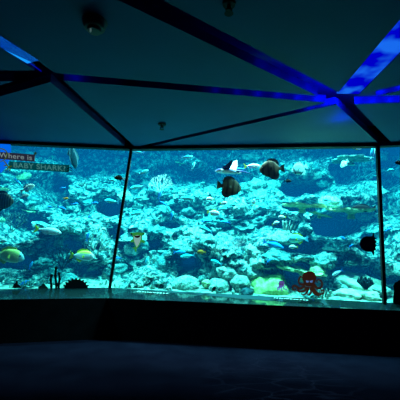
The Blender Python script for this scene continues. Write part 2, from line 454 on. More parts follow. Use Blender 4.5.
# ------------------------------------------------------------------ coral prototypes (unit size, base at origin, growing up +z)
def cor_boulder(seed, lump=.22, flat=.75):
    bm = bmesh.new(); bmesh.ops.create_icosphere(bm, subdivisions=4, radius=.5)
    for v in bm.verts:
        p = v.co.copy(); q = p * 5 + Vector((seed * 3.7, 0, 0))
        d = 1 + lump * noise.noise(q * .5) * 1.6 + .10 * noise.noise(q * 1.4) + .05 * math.sin(noise.noise(q) * 14)
        v.co = Vector((p.x * d, p.y * d, (p.z * d + .25) * flat))
    return bm
def cor_branch(seed, n=9, levels=3, spread=.9, rad=.035):
    rnd = random.Random(seed); bm = bmesh.new()
    def grow(p, d, ln, r, lev):
        q = p + d * ln; m = (p + q) / 2 + Vector([rnd.uniform(-.02, .02) for _ in range(3)])
        tube(bm, [p, m, q], [r, r * .85, r * .55], 5)
        if lev > 0:
            for _ in range(rnd.choice((2, 3))):
                nd = (d + Vector((rnd.uniform(-1, 1), rnd.uniform(-1, 1), rnd.uniform(-.2, .9))) * .75).normalized()
                grow(m if rnd.random() < .4 else q, nd, ln * rnd.uniform(.6, .85), r * .62, lev - 1)
    for k in range(n):
        a = 2 * PI * k / n + rnd.uniform(-.3, .3)
        d = Vector((math.cos(a) * spread, math.sin(a) * spread, rnd.uniform(.5, 1.1))).normalized()
        grow(Vector((0, 0, -.05)), d, rnd.uniform(.24, .34), rad, levels - 1)
    return bm
def cor_table(seed):
    rnd = random.Random(seed); bm = bmesh.new(); n = 40
    tube(bm, [Vector((0, 0, -.25)), Vector((0, 0, -.1)), Vector((0, 0, .0))], [.10, .07, .16], 10)
    ph = [rnd.uniform(0, 6) for _ in range(4)]
    rings_t, rings_b = [], []
    for r in (0, .18, .34, .45, .5):
        rt_, rb_ = [], []
        for k in range(n):
            a = 2 * PI * k / n; rr = r * (1 + .12 * math.sin(3 * a + ph[0]) + .08 * math.sin(7 * a + ph[1]) + .05 * math.sin(13 * a + ph[2]))
            z = .03 * math.sin(5 * a + ph[3]) * r * 2 + .05 * (r * 2) ** 2 + .02 * noise.noise(Vector((rr * math.cos(a) * 9, rr * math.sin(a) * 9, seed)))
            rt_.append(bm.verts.new((rr * math.cos(a), rr * math.sin(a), z + .035))); rb_.append(bm.verts.new((rr * math.cos(a) * .97, rr * math.sin(a) * .97, z - .02)))
        rings_t.append(rt_); rings_b.append(rb_)
    for i in range(4):
        for k in range(n):
            l = (k + 1) % n
            bm.faces.new((rings_t[i][k], rings_t[i + 1][k], rings_t[i + 1][l], rings_t[i][l])); bm.faces.new((rings_b[i][l], rings_b[i + 1][l], rings_b[i + 1][k], rings_b[i][k]))
    for k in range(n):
        l = (k + 1) % n; bm.faces.new((rings_t[4][k], rings_b[4][k], rings_b[4][l], rings_t[4][l]))
    return bm
def cor_finger(seed, n=16):
    rnd = random.Random(seed); bm = bmesh.new()
    for k in range(n):
        a = rnd.uniform(0, 2 * PI); r = .34 * math.sqrt(rnd.random()); p = Vector((r * math.cos(a), r * math.sin(a), -.08))
        d = Vector((p.x * .9, p.y * .9, 1)).normalized(); h = rnd.uniform(.35, .75) * (1 - r * .8); w = rnd.uniform(.045, .075)
        tube(bm, [p, p + d * h * .5 + Vector((rnd.uniform(-.02, .02), 0, 0)), p + d * h * .9, p + d * h], [w * .9, w, w * .9, w * .45], 7)
    return bm
def cor_fan(seed, n=7, lev=5):
    rnd = random.Random(seed); bm = bmesh.new()
    def grow(p, a, ln, r, lev):
        q = p + Vector((math.sin(a) * ln, rnd.uniform(-.01, .01), math.cos(a) * ln)); tube(bm, [p, q], [r, r * .7], 4)
        if lev > 0:
            for s in ((-1, 1) if rnd.random() < .8 else (-1, 0, 1)): grow(q, a + s * rnd.uniform(.2, .5), ln * rnd.uniform(.72, .92), r * .74, lev - 1)
    for k in range(3): grow(Vector((0, 0, -.05)), (k - 1) * .55 + rnd.uniform(-.1, .1), .22, .026, lev - 1)
    return bm
def cor_lettuce(seed, n=9):
    rnd = random.Random(seed); bm = bmesh.new()
    for k in range(n):
        a0 = 2 * PI * k / n + rnd.uniform(-.3, .3); tilt = rnd.uniform(.25, .9); R_ = rnd.uniform(.35, .55); g = []
        for i in range(6):
            row = []
            for j in range(11):
                t = (j / 10 - .5) * 1.7; r = .06 + (R_ - .06) * i / 5
                rr = r * (1 + .08 * math.sin(j * 2.1 + k))
                x = rr * math.sin(t); h = rr * math.cos(t) + .03 * math.sin(j * 1.9 + k) * (i / 5)
                out = tilt * (i / 5) ** 1.3 * .32 + .05
                p = Vector((x, 0, h)); p.y = out
                q = Matrix.Rotation(a0, 3, 'Z') @ p; row.append(bm.verts.new((q.x, q.y, q.z * .85 - .06)))
            g.append(row)
        fs = []
        for i in range(5):
            for j in range(10): fs.append(bm.faces.new((g[i][j], g[i][j + 1], g[i + 1][j + 1], g[i + 1][j])))
    bmesh.ops.solidify(bm, geom=list(bm.faces), thickness=.02)
    return bm
def cor_anemone(seed, n=70):
    rnd = random.Random(seed); bm = bmesh.new()
    bmesh.ops.create_uvsphere(bm, u_segments=14, v_segments=8, radius=.26)
    for v in bm.verts: v.co.z = v.co.z * .6
    for k in range(n):
        a = rnd.uniform(0, 2 * PI); e = rnd.uniform(.15, 1.5)
        d = Vector((math.cos(a) * math.cos(e), math.sin(a) * math.cos(e), math.sin(e)))
        p = Vector((d.x * .24, d.y * .24, d.z * .14)); q = p + d * .13 + Vector((rnd.uniform(-.04, .04), rnd.uniform(-.04, .04), .02)); r = q + d * .10 + Vector((rnd.uniform(-.07, .07), rnd.uniform(-.07, .07), .05))
        tube(bm, [p, q, r], [.02, .017, .012], 5)
    return bm
def cor_rock(seed):
    bm = bmesh.new(); bmesh.ops.create_icosphere(bm, subdivisions=4, radius=.5)
    for v in bm.verts:
        p = v.co.copy(); q = p * 3 + Vector((seed * 5.1, 2, 1))
        d = 1 + .55 * noise.noise(q) + .25 * noise.noise(q * 2.5) + .12 * noise.noise(q * 6)
        v.co = Vector((p.x * d, p.y * d, p.z * d * .75 + .15))
    return bm
KINDS = {
    'boulder': ('boulder_coral', lambda s: cor_boulder(s), 'boulder coral', 'coral', True),
    'branch': ('staghorn_coral', lambda s: cor_branch(s), 'branching staghorn coral', 'coral', False),
    'table': ('table_coral', cor_table, 'flat table coral', 'coral', False),
    'finger': ('finger_coral', cor_finger, 'upright finger coral', 'coral', True),
    'fan': ('sea_fan', cor_fan, 'lacy sea fan', 'sea fan', False),
    'lettuce': ('lettuce_coral', cor_lettuce, 'curled leaf coral', 'coral', True),
    'anemone': ('sea_anemone', cor_anemone, 'bushy sea anemone', 'anemone', True),
    'rock': ('reef_boulder', cor_rock, 'knobbly reef boulder', 'rock', True),
}
MATS = {
    'pale': coral_mat('coral_pale', (.10, .26, .25), (.42, .66, .58), (.95, .95, .82), 9, .7, 22, lo=.36, hi=.62, spots=.6),
    'aqua': coral_mat('coral_aqua', (.03, .16, .20), (.14, .42, .42), (.5, .85, .75), 9, .7, 22, spots=.6),
    'teal': coral_mat('coral_teal', (.02, .12, .15), (.06, .28, .30), (.25, .6, .55), 6, .5, 16, spots=.5),
    'dark': coral_mat('coral_dark', (.008, .03, .05), (.02, .08, .11), (.06, .2, .22), 6, .5, 16, spots=.5),
    'pink': coral_mat('coral_greypink', (.25, .25, .27), (.5, .5, .5), (.9, .85, .85), 6, .5, 20, spots=.4),
    'olive': coral_mat('coral_olive', (.16, .26, .12), (.45, .58, .28), (.85, .95, .55), 6, .5, 18, spots=.4),
}
MWORD = {'pale': 'pale whitish', 'aqua': 'bright aqua', 'teal': 'muted teal', 'dark': 'dark', 'pink': 'greyish pink', 'olive': 'yellow green'}
protos = {}
def proto(kind, mk, var):
    key = (kind, mk, var)
    if key not in protos:
        nm, fn, w, cat, sm = KINDS[kind]
        bk = (kind, var)
        if bk in protos: me = protos[bk].copy(); me.materials.clear()
        else:
            bm = fn(var * 11 + 3); me = bpy.data.meshes.new(nm); bm.to_mesh(me); bm.free()
            if sm:
                for p in me.polygons: p.use_smooth = True
            protos[bk] = me; me = me.copy(); me.materials.clear()
        me.materials.append(MATS[mk] if isinstance(mk, str) else mk); protos[key] = me
    return protos[key]
def coral(kind, mk, px, py, wpx, hs=1.0, label=None, group=None, var=None, dep=None, tilt=None, rnd=random):
    """width wpx in the photograph's scale at that place, rooted on the reef unless dep is given"""
    if dep is None: p, s = reef_hit(px, py)
    else: p = P(px, py, dep)
    sz = wpx / F * p.y
    need = glass_y(p.x) + (.66 if kind in ('rock', 'table', 'boulder') else .58) * sz + .06
    if p.y < need: p = p + ray(px, py) * ((need - p.y) / ray(px, py).y)
    if var is None: var = rnd.randrange(3)
    nm = KINDS[kind][0]
    o = bpy.data.objects.new(nm, proto(kind, mk, var)); COL.objects.link(o)
    o.location = p + Vector((0, .06 * sz, -.18 * sz)); o.scale = (sz, sz, sz * hs)
    if tilt is None: tilt = (rnd.uniform(.1, .5), rnd.uniform(-.25, .25))
    rz = rnd.uniform(0, 6.28) if kind != 'fan' else rnd.uniform(-.4, .4)
    o.rotation_euler = (Matrix.Rotation(tilt[0], 3, 'X') @ Matrix.Rotation(tilt[1], 3, 'Y') @ Matrix.Rotation(rz, 3, 'Z')).to_euler()
    tag(o, label, KINDS[kind][3], group); return o

# hand placed corals
MATS['yellow'] = coral_mat('coral_yellow', (.22, .36, .10), (.40, .55, .16), (.62, .78, .30), 9, .3, 26, spots=.25)
MATS['beige'] = coral_mat('coral_beige', (.35, .38, .28), (.62, .66, .5), (.85, .88, .7), 4, .2, 30, spots=.15)
MATS['plate'] = coral_mat('coral_plate', (.28, .36, .16), (.6, .68, .36), (.95, 1, .6), 6, .4, 24, spots=.3)
HC = [
    ('boulder', 'yellow', 270, 293, 42, 1.05, 'large yellow green domed coral behind the small purple octopus sticker', .52, (.1, 0)),
    ('boulder', 'aqua', 242, 208, 12, 1.1, 'round aqua ball coral right of the lower dark batfish', None, (.1, 0)),
    ('table', 'plate', 303, 199, 42, .6, 'thin olive table coral below the pale batfish', 1.0, (.07, .02)),
    ('table', 'plate', 320, 211, 22, .6, 'small tilted olive table coral below and right of a longer one', 1.0, (.1, .25)),
    ('table', 'plate', 352, 204, 42, .7, 'thin olive table coral shading a long dark fish', .95, (.07, .0)),
    ('table', 'teal', 352, 153, 40, .5, 'thin teal table coral under the top frame by the right mullion', 1.7, (.07, .0)),
    ('table', 'plate', 304, 264, 46, .8, 'beige green plate coral above the brown octopus sticker', .62, (.1, .12)),
    ('boulder', 'beige', 349, 294, 26, .62, 'flat beige leather coral at the tank bottom, left one of a pair', .2, (0, 0)),
    ('boulder', 'beige', 368, 295, 22, .62, 'flat beige leather coral at the tank bottom, right one of a pair', .2, (0, 0)),
    ('lettuce', 'dark', 366, 286, 17, 1.7, 'dark lobed coral standing on sand behind the beige leather corals', .36, (.0, .0)),
    ('fan', 'pale', 93, 250, 34, 1.0, 'large pale sea fan behind the white fish with a yellow back', .8, (.0, .1)),
    ('fan', 'pink', 230, 250, 36, .8, 'greyish pink sea fan above the pile of domed corals', .75, (.0, .0)),
    ('fan', 'dark', 62, 262, 36, .9, 'dark feathery sea fan left of the white fish with a yellow back', .55, (.0, .1)),
    ('fan', 'pale', 160, 188, 22, 1.1, 'pale sea fan standing in the upper middle pane', 1.4, (.0, .1)),
    ('fan', 'teal', 12, 226, 26, 1.0, 'teal sea fan at the left edge under the striped brown fish', .8, (.0, .1)),
    ('boulder', 'pale', 226, 272, 22, .8, 'whitish domed coral topmost of the pile left of the yellow dome', .6, None),
    ('boulder', 'pale', 240, 281, 18, .8, 'whitish domed coral touching the left side of the yellow dome', .45, None),
    ('boulder', 'pale', 219, 285, 20, .8, 'whitish domed coral at the foot of the pile', .4, None),
    ('boulder', 'olive', 206, 284, 10, 1, 'small yellow green round coral at the tank bottom', .35, None),
    ('boulder', 'dark', 247, 293, 13, .9, 'small dark round rock at the tank bottom beside the yellow dome', .2, None),
    ('boulder', 'pale', 186, 283, 26, .75, 'broad whitish mound coral at the bottom under a dark cave', .5, None),
    ('boulder', 'aqua', 205, 240, 22, .8, 'aqua mound coral above the orange fish', .9, None),
    ('boulder', 'pale', 260, 262, 20, .8, 'whitish mound coral above the yellow dome', .75, None),
    ('anemone', 'pale', 216, 250, 20, .8, 'pale bushy anemone beside the orange fish', .75, None),
    ('boulder', 'pale', 282, 236, 24, .6, 'pale mound coral left of the big aqua fish', 1.0, None),
    ('boulder', 'aqua', 330, 200, 22, .6, 'aqua mound between the two long table corals', 1.2, None),
    ('boulder', 'olive', 318, 270, 14, .7, 'yellow green mound at the end of the plate coral', .6, None),
    ('table', 'aqua', 60, 222, 52, 1.2, 'broad dull ledge coral above the fish with the yellow tail', .9, (.1, .1)),
    ('finger', 'pale', 104, 290, 22, 1.1, 'thin pale finger coral at the foot of the left mullion', .25, (0, 0)),
    ('finger', 'teal', 160, 292, 16, .7, 'short teal finger coral at the bottom of the middle pane', .2, (0, 0)),
    ('boulder', 'beige', 356, 284, 54, .62, 'broad smooth pale sand mound behind the dark lobed coral', .95, (.15, .15)),
    ('boulder', 'pale', 382, 290, 18, .6, 'low pale mound behind the foot of the right mullion', .5, (.1, 0)),
    ('finger', 'pale', 290, 226, 18, .9, 'pale finger coral above the big aqua fish', 1.2, None),
]
rnd = random.Random(5)
for kd, mk, px, py, w, hs, lab, dep, tl in HC: coral(kd, mk, px, py, w, hs, lab, dep=dep, tilt=tl, rnd=rnd)

# scattered colonies: region phrase by place
REG = [
    (0, 60, 145, 215, 'around the sign boards'), (0, 60, 215, 250, 'left of the fish with the yellow tail'), (0, 60, 250, 300, 'low at the left edge'),
    (60, 125, 145, 195, 'left of the left mullion near the top'), (60, 125, 195, 240, 'left of the left mullion at mid height'), (60, 125, 240, 300, 'at the foot of the left mullion'),
    (125, 200, 145, 195, 'in the upper left of the middle pane'), (125, 200, 195, 235, 'right of the left mullion at mid height'), (125, 200, 235, 300, 'below the green shark sticker'),
    (200, 265, 145, 195, 'behind the dark batfish pair'), (200, 265, 195, 235, 'below the dark batfish pair'), (200, 265, 235, 300, 'left of the yellow dome coral'),
    (265, 330, 145, 195, 'around the pale batfish'), (265, 330, 195, 235, 'below the long table coral'), (265, 330, 235, 300, 'around the brown octopus sticker'),
    (330, 378, 145, 195, 'left of the right mullion near the top'), (330, 378, 195, 250, 'behind the spiky black fish sticker'), (330, 378, 250, 300, 'on the sand left of the right mullion'),
    (378, 420, 145, 220, 'in the upper part of the right pane'), (378, 420, 220, 310, 'in the lower part of the right pane')]
def region(px, py):
    for a, b, c, d, s in REG:
        if a <= px < b and c <= py < d: return s
    return 'past the frame edge'
keep = [(c[2], c[3] - c[4] * .3, c[4] * .42) for c in HC]
placed = []
tries = 0
while len(placed) < 275 and tries < 6000:
    tries += 1
    px = rnd.uniform(-4, 408); py = rnd.uniform(150, 296)
    if any(((px - a) / 1.15) ** 2 + (py - b) ** 2 < 7.6 ** 2 for a, b in placed): continue
    cave = min(((px - c[0]) / c[2]) ** 2 + ((py - c[1]) / c[3]) ** 2 for c in CAVES)
    if cave < .7: continue
    if 332 < px < 380 and py > 264: continue
    if any(math.hypot(px - a, py - 3 - b) < c for a, b, c in keep): continue
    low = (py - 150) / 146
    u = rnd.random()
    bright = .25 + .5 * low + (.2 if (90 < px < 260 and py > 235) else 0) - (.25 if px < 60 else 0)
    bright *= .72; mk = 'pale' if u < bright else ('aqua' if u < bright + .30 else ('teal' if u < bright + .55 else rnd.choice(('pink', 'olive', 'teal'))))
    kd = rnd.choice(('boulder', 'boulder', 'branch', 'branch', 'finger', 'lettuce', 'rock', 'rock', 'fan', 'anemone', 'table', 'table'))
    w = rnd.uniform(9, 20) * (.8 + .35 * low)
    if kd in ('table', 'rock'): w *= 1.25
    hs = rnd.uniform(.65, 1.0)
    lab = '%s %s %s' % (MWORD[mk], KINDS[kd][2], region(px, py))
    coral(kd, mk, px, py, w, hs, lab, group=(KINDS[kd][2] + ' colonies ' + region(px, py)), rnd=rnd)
    placed.append((px, py))

# ------------------------------------------------------------------ fish
def body_mesh(prof, seg=12):
    """prof: list of (x, top, bottom, halfwidth), nose at +x"""
    bm = bmesh.new(); rings = []
    # resample smoothly
    pts = []
    n = len(prof)
    for i in range(n - 1):
        for s in range(3):
            t = s / 3; t2 = t
            pts.append([prof[i][k] * (1 - t2) + prof[i + 1][k] * t2 for k in range(4)])
    pts.append(list(prof[-1]))
    for _ in range(2):
        q = [p[:] for p in pts]
        for i in range(1, len(pts) - 1):
            for k in (1, 2, 3): q[i][k] = .25 * pts[i - 1][k] + .5 * pts[i][k] + .25 * pts[i + 1][k]
        pts = q
    for (x, t, b, w) in pts:
        zc = (t + b) / 2; hh = (t - b) / 2
        rings.append([bm.verts.new((x, w * math.sin(2 * PI * k / seg), zc + hh * math.cos(2 * PI * k / seg))) for k in range(seg)])
    for i in range(len(rings) - 1):
        for k in range(seg): l = (k + 1) % seg; bm.faces.new((rings[i][k], rings[i][l], rings[i + 1][l], rings[i + 1][k]))
    bm.faces.new(rings[0][::-1]); bm.faces.new(rings[-1]); bmesh.ops.recalc_face_normals(bm, faces=bm.faces)
    return bm
def fin_mesh(pts, t=.012, bm=None, mi=0):
    if bm is None: bm = bmesh.new()
    prism(bm, [Vector((x, -t / 2, z)) for x, z in pts], Vector((0, 1, 0)), t, mi); return bm
SHAPES = {
    'bat': dict(prof=[(.5, .02, -.04, .005), (.46, .10, -.12, .035), (.36, .24, -.24, .07), (.2, .36, -.34, .09), (.0, .40, -.38, .085), (-.18, .33, -.32, .06), (-.3, .16, -.16, .035), (-.36, .07, -.07, .02), (-.42, .065, -.065, .012)],
                dorsal=[(.26, .27), (.14, .42), (-.02, .48), (-.18, .46), (-.30, .38), (-.36, .24), (-.33, .12), (-.2, .2), (0, .3)], anal=[(.14, -.30), (.0, -.45), (-.16, -.49), (-.29, -.42), (-.35, -.26), (-.32, -.12), (-.2, -.2), (0, -.3)],
                tail=[(-.38, .06), (-.48, .15), (-.58, .19), (-.57, .0), (-.58, -.18), (-.48, -.14), (-.38, -.06)], pect=[(.12, .0), (-.02, .07), (-.06, -.03), (.06, -.08)], eye=(.38, .07, .06, .035)),
    'slim': dict(prof=[(.5, .0, -.02, .004), (.44, .06, -.06, .03), (.3, .12, -.12, .055), (.1, .155, -.15, .065), (-.1, .13, -.13, .05), (-.28, .065, -.065, .025), (-.38, .03, -.03, .012), (-.42, .03, -.03, .01)],
                 dorsal=[(.2, .12), (.1, .20), (-.1, .18), (-.28, .11), (-.28, .05), (0, .12)], anal=[(.0, -.12), (-.1, -.19), (-.27, -.11), (-.27, -.05)],
                 tail=[(-.40, .025), (-.50, .11), (-.64, .20), (-.53, .0), (-.64, -.2), (-.50, -.11), (-.40, -.025)], pect=[(.2, -.02), (.06, .02), (.03, -.06), (.14, -.07)], eye=(.4, .025, .034, .022)),
    'deep': dict(prof=[(.5, -.02, -.05, .005), (.45, .08, -.10, .035), (.33, .19, -.17, .065), (.15, .25, -.21, .08), (-.08, .23, -.19, .065), (-.26, .12, -.11, .035), (-.36, .05, -.05, .018), (-.42, .045, -.045, .012)],
                 dorsal=[(.25, .20), (.15, .30), (-.1, .31), (-.28, .20), (-.28, .10), (0, .2)], anal=[(.0, -.18), (-.12, -.28), (-.28, -.18), (-.28, -.08)],
                 tail=[(-.40, .04), (-.50, .13), (-.60, .17), (-.55, .0), (-.60, -.17), (-.50, -.13), (-.40, -.04)], pect=[(.18, -.02), (.03, .05), (.0, -.05), (.1, -.09)], eye=(.37, .05, .055, .03)),
}
def make_fish(shape, bodym, tailm, finm, small=False, eyem=None, name='reef_fish'):
    S = SHAPES[shape]
    if small:
        bm = body_mesh(S['prof'], 8); fin_mesh(S['tail'], bm=bm, mi=1); fin_mesh(S['dorsal'], bm=bm, mi=2); fin_mesh(S['anal'], bm=bm, mi=2)
        me = bpy.data.meshes.new(name); bm.to_mesh(me); bm.free()
        for x in (bodym, tailm, finm): me.materials.append(x)
        for p in me.polygons: p.use_smooth = p.material_index == 0
        return ('mesh', me, name)
    root = bpy.data.objects.new(name, None); COL.objects.link(root); root.empty_display_size = .1
    body = link_mesh('body', body_mesh(S['prof'], 16), bodym, root, True)
    link_mesh('dorsal_fin', fin_mesh(S['dorsal']), finm, root); link_mesh('anal_fin', fin_mesh(S['anal']), finm, root); link_mesh('tail_fin', fin_mesh(S['tail']), tailm, root)
    ex, ez, ey, er = S['eye']
    for s in (-1, 1):
        bm = fin_mesh(S['pect'], .008); w = .085 if shape != 'slim' else .065
        bmesh.ops.transform(bm, matrix=Matrix.Translation((0, s * (w + .012), 0)) @ Matrix.Rotation(s * -.35, 4, 'Z'), verts=bm.verts)
        link_mesh('pectoral_fin', bm, finm, root)
        bm = bmesh.new(); bmesh.ops.create_uvsphere(bm, u_segments=10, v_segments=8, radius=er, matrix=Matrix.Translation((ex, s * ey * .85, ez)) @ Matrix.Diagonal((1, .6, 1, 1)))
        link_mesh('eye', bm, eyem or EYE, body, True)
    return ('tree', root, name)
EYE = plain('fish_eye', (.005, .005, .008), .15, .6, 0)
def put(f, px, py, dep, lpx, yaw=0, pitch=0, roll=0, label='', group=None, used=set()):
    """yaw 0 heads right, 180 heads left; lpx = nose to tail end in the photograph's scale"""
    p = P(px, py, dep); s = lpx / F * p.y / 1.1
    if f[0] == 'mesh': o = bpy.data.objects.new(f[2], f[1]); COL.objects.link(o)
    elif f[2:] and id(f[1]) not in used: o = f[1]; used.add(id(f[1]))
    else: o = copy_tree(f[1])
    o.location = p; o.scale = (s, s, s)
    o.rotation_euler = (Matrix.Rotation(math.radians(yaw), 3, 'Z') @ Matrix.Rotation(math.radians(-pitch), 3, 'Y') @ Matrix.Rotation(math.radians(roll), 3, 'X')).to_euler()
    tag(o, label, 'fish', group); return o

mBat = fish_mat('batfish_skin', (.045, .036, .026), (.08, .055, .032), bands=((.02, .015, .012), 1.3, .62), split=.0, soft=.4)
mBatF = plain('batfish_fin', (.03, .022, .016), .6)
mPaleBat = fish_mat('pale_batfish_skin', (.07, .20, .22), (.14, .34, .34), accent=(.03, .06, .07), acc_lo=.28, acc_hi=.36, soft=.2)
mTeal = plain('teal_fin', (.12, .35, .35), .6)
mYel = plain('yellow_fin', (1, .85, .03), .5, emit=None)
mWhite = fish_mat('silver_skin', (.6, .9, .95), (1, 1, 1), soft=.08)
mWhiteF = plain('silver_fin', (.6, .85, .9), .5)
mYelBack = fish_mat('yellow_back_skin', (.95, .85, .1), (.9, .95, .95), split=.10, soft=.03)
mGold = fish_mat('gold_skin', (.75, .72, .2), (.85, .85, .6), accent=(.35, .6, .65), acc_lo=.34, acc_hi=.6, split=0, soft=.15)
mGoldF = plain('gold_fin', (.75, .68, .15), .5)
mStripe = fish_mat('striped_brown_skin', (.10, .09, .07), (.16, .14, .11), bands=((.035, .03, .03), 3, .55), soft=.3)
mGrey = fish_mat('grey_skin', (.28, .30, .28), (.55, .55, .5), soft=.1)
mGreyF = plain('grey_fin', (.3, .32, .3), .6)
mBlue = fish_mat('blue_skin', (.0, .28, 1), (.05, .6, 1), soft=.08)
mBlueF = plain('blue_fin', (.02, .3, 1), .5)
mCyan = fish_mat('cyan_skin', (.0, .72, 1), (.3, 1, 1), soft=.08)
mCyanF = plain('cyan_fin', (.1, .6, 1), .5)
mAqua = fish_mat('aqua_skin', (.10, .62, .68), (.4, .9, .85), accent=(.2, .8, .7), acc_lo=-.4, acc_hi=-.2, soft=.1)
mDark = fish_mat('dark_skin', (.003, .004, .005), (.006, .008, .01), soft=.1)
mOrange = fish_mat('orange_skin', (.85, .28, .02), (.95, .4, .04), bands=((.05, .05, .04), 2.4, .72), soft=.1)
mOrangeF = plain('orange_fin', (.9, .35, .03), .5)

batf = make_fish('bat', mBat, mBatF, mBatF, name='batfish')
put(batf, 230, 187, .30, 26, 8, -6, label='dark brown batfish facing right, lower of the two near the middle')
put(batf, 271, 169, .35, 26, 176, -4, label='dark brown batfish facing left, upper of the two near the middle')
pb = make_fish('bat', mPaleBat, mTeal, mTeal, name='batfish')
put(pb, 299, 169, .8, 17, 170, -20, label='pale teal batfish with a dark head bar right of the dark batfish')
sb = make_fish('bat', mStripe, mBatF, mBatF, name='batfish')
put(sb, 2, 201, .3, 25, 5, 0, label='striped brown deep bodied fish cut by the left picture edge')
yt = make_fish('slim', mWhite, mYel, mWhiteF, name='yellowtail_fish')
put(yt, 49, 231, .35, 27, 4, -8, label='silvery fish with a bright yellow tail above the black coral stickers')
put(yt, 253, 166, .5, 17, 0, 3, label='small silvery fish with yellow tail left of the upper dark batfish')
sn = make_fish('deep', mYelBack, mYel, mYel, name='snapper')
put(sn, 83, 256, .3, 25, -3, -2, label='white fish with a yellow back left of the left mullion')
gd = make_fish('deep', mGold, mGoldF, mGoldF, name='snapper')
put(gd, 9, 256, .28, 33, 4, -6, label='large golden fish with a pale head at the left edge')
gr = make_fish('deep', mGrey, mGreyF, mGreyF, name='grouper')
put(gr, 28, 188, .4, 15, 15, 32, label='grey fish pointing up to the right below the sign boards')
put(gr, 25, 196, .5, 9, 10, 20, label='smaller grey fish just under the tilted grey one')
vf = make_fish('slim', fish_mat('steel_skin', (.01, .07, .1), (.03, .16, .2)), mTeal, mTeal, name='fusilier')
put(vf, 73, 156, .4, 30, 20, -74, label='long teal fish with yellow side fins diving head down beside the sign')
for ch in vf[1].children_recursive:
    if ch.name.startswith('pectoral'): ch.data.materials[0] = mYel; ch.scale = (1.5, 1, 1.5); ch.rotation_euler = (0, 0, .9 if 'x' else 0)
bf = make_fish('slim', mBlue, mBlueF, mBlueF, name='parrotfish')
put(bf, 274, 245, .45, 22, 0, -16, label='bright blue fish slanting down to the right above the yellow dome')
put(bf, 24, 283, .25, 11, 20, 30, label='small bright blue fish low by the short black sticker at left')
aq = make_fish('deep', mAqua, mCyanF, mYel, name='surgeonfish')
put(aq, 297, 239, .5, 21, 178, -2, label='big aqua fish with yellow under fins facing left over the plate coral')
dk = make_fish('slim', mDark, mDark, mDark, name='wrasse')
put(dk, 363, 208, .8, 24, 178, 2, label='long dark fish under the table coral by the right mullion')
dk2 = make_fish('deep', mDark, mWhiteF, mDark, name='damselfish')
put(dk2, 119, 178, .15, 11, 184, 4, label='black fish with a white tail just left of the left mullion')
put(dk2, 399, 163, .15, 10, 184, 4, label='black fish cut by the right picture edge')
cl = make_fish('deep', mOrange, mOrangeF, mOrangeF, name='clownfish')
put(cl, 201, 252, .4, 9, 178, 0, label='small orange and black banded fish near the middle bottom')
an = make_fish('deep', mAqua, mTeal, mTeal, name='angelfish')
put(an, 344, 164, 1.0, 13, 200, -40, label='pale teal fish nosing downward in the round blue hollow')
bw = make_fish('slim', mWhite, mBlueF, mBlueF, name='wrasse')
put(bw, 337, 273, .4, 12, 170, -30, label='white and blue fish on the sand right of the brown octopus sticker')

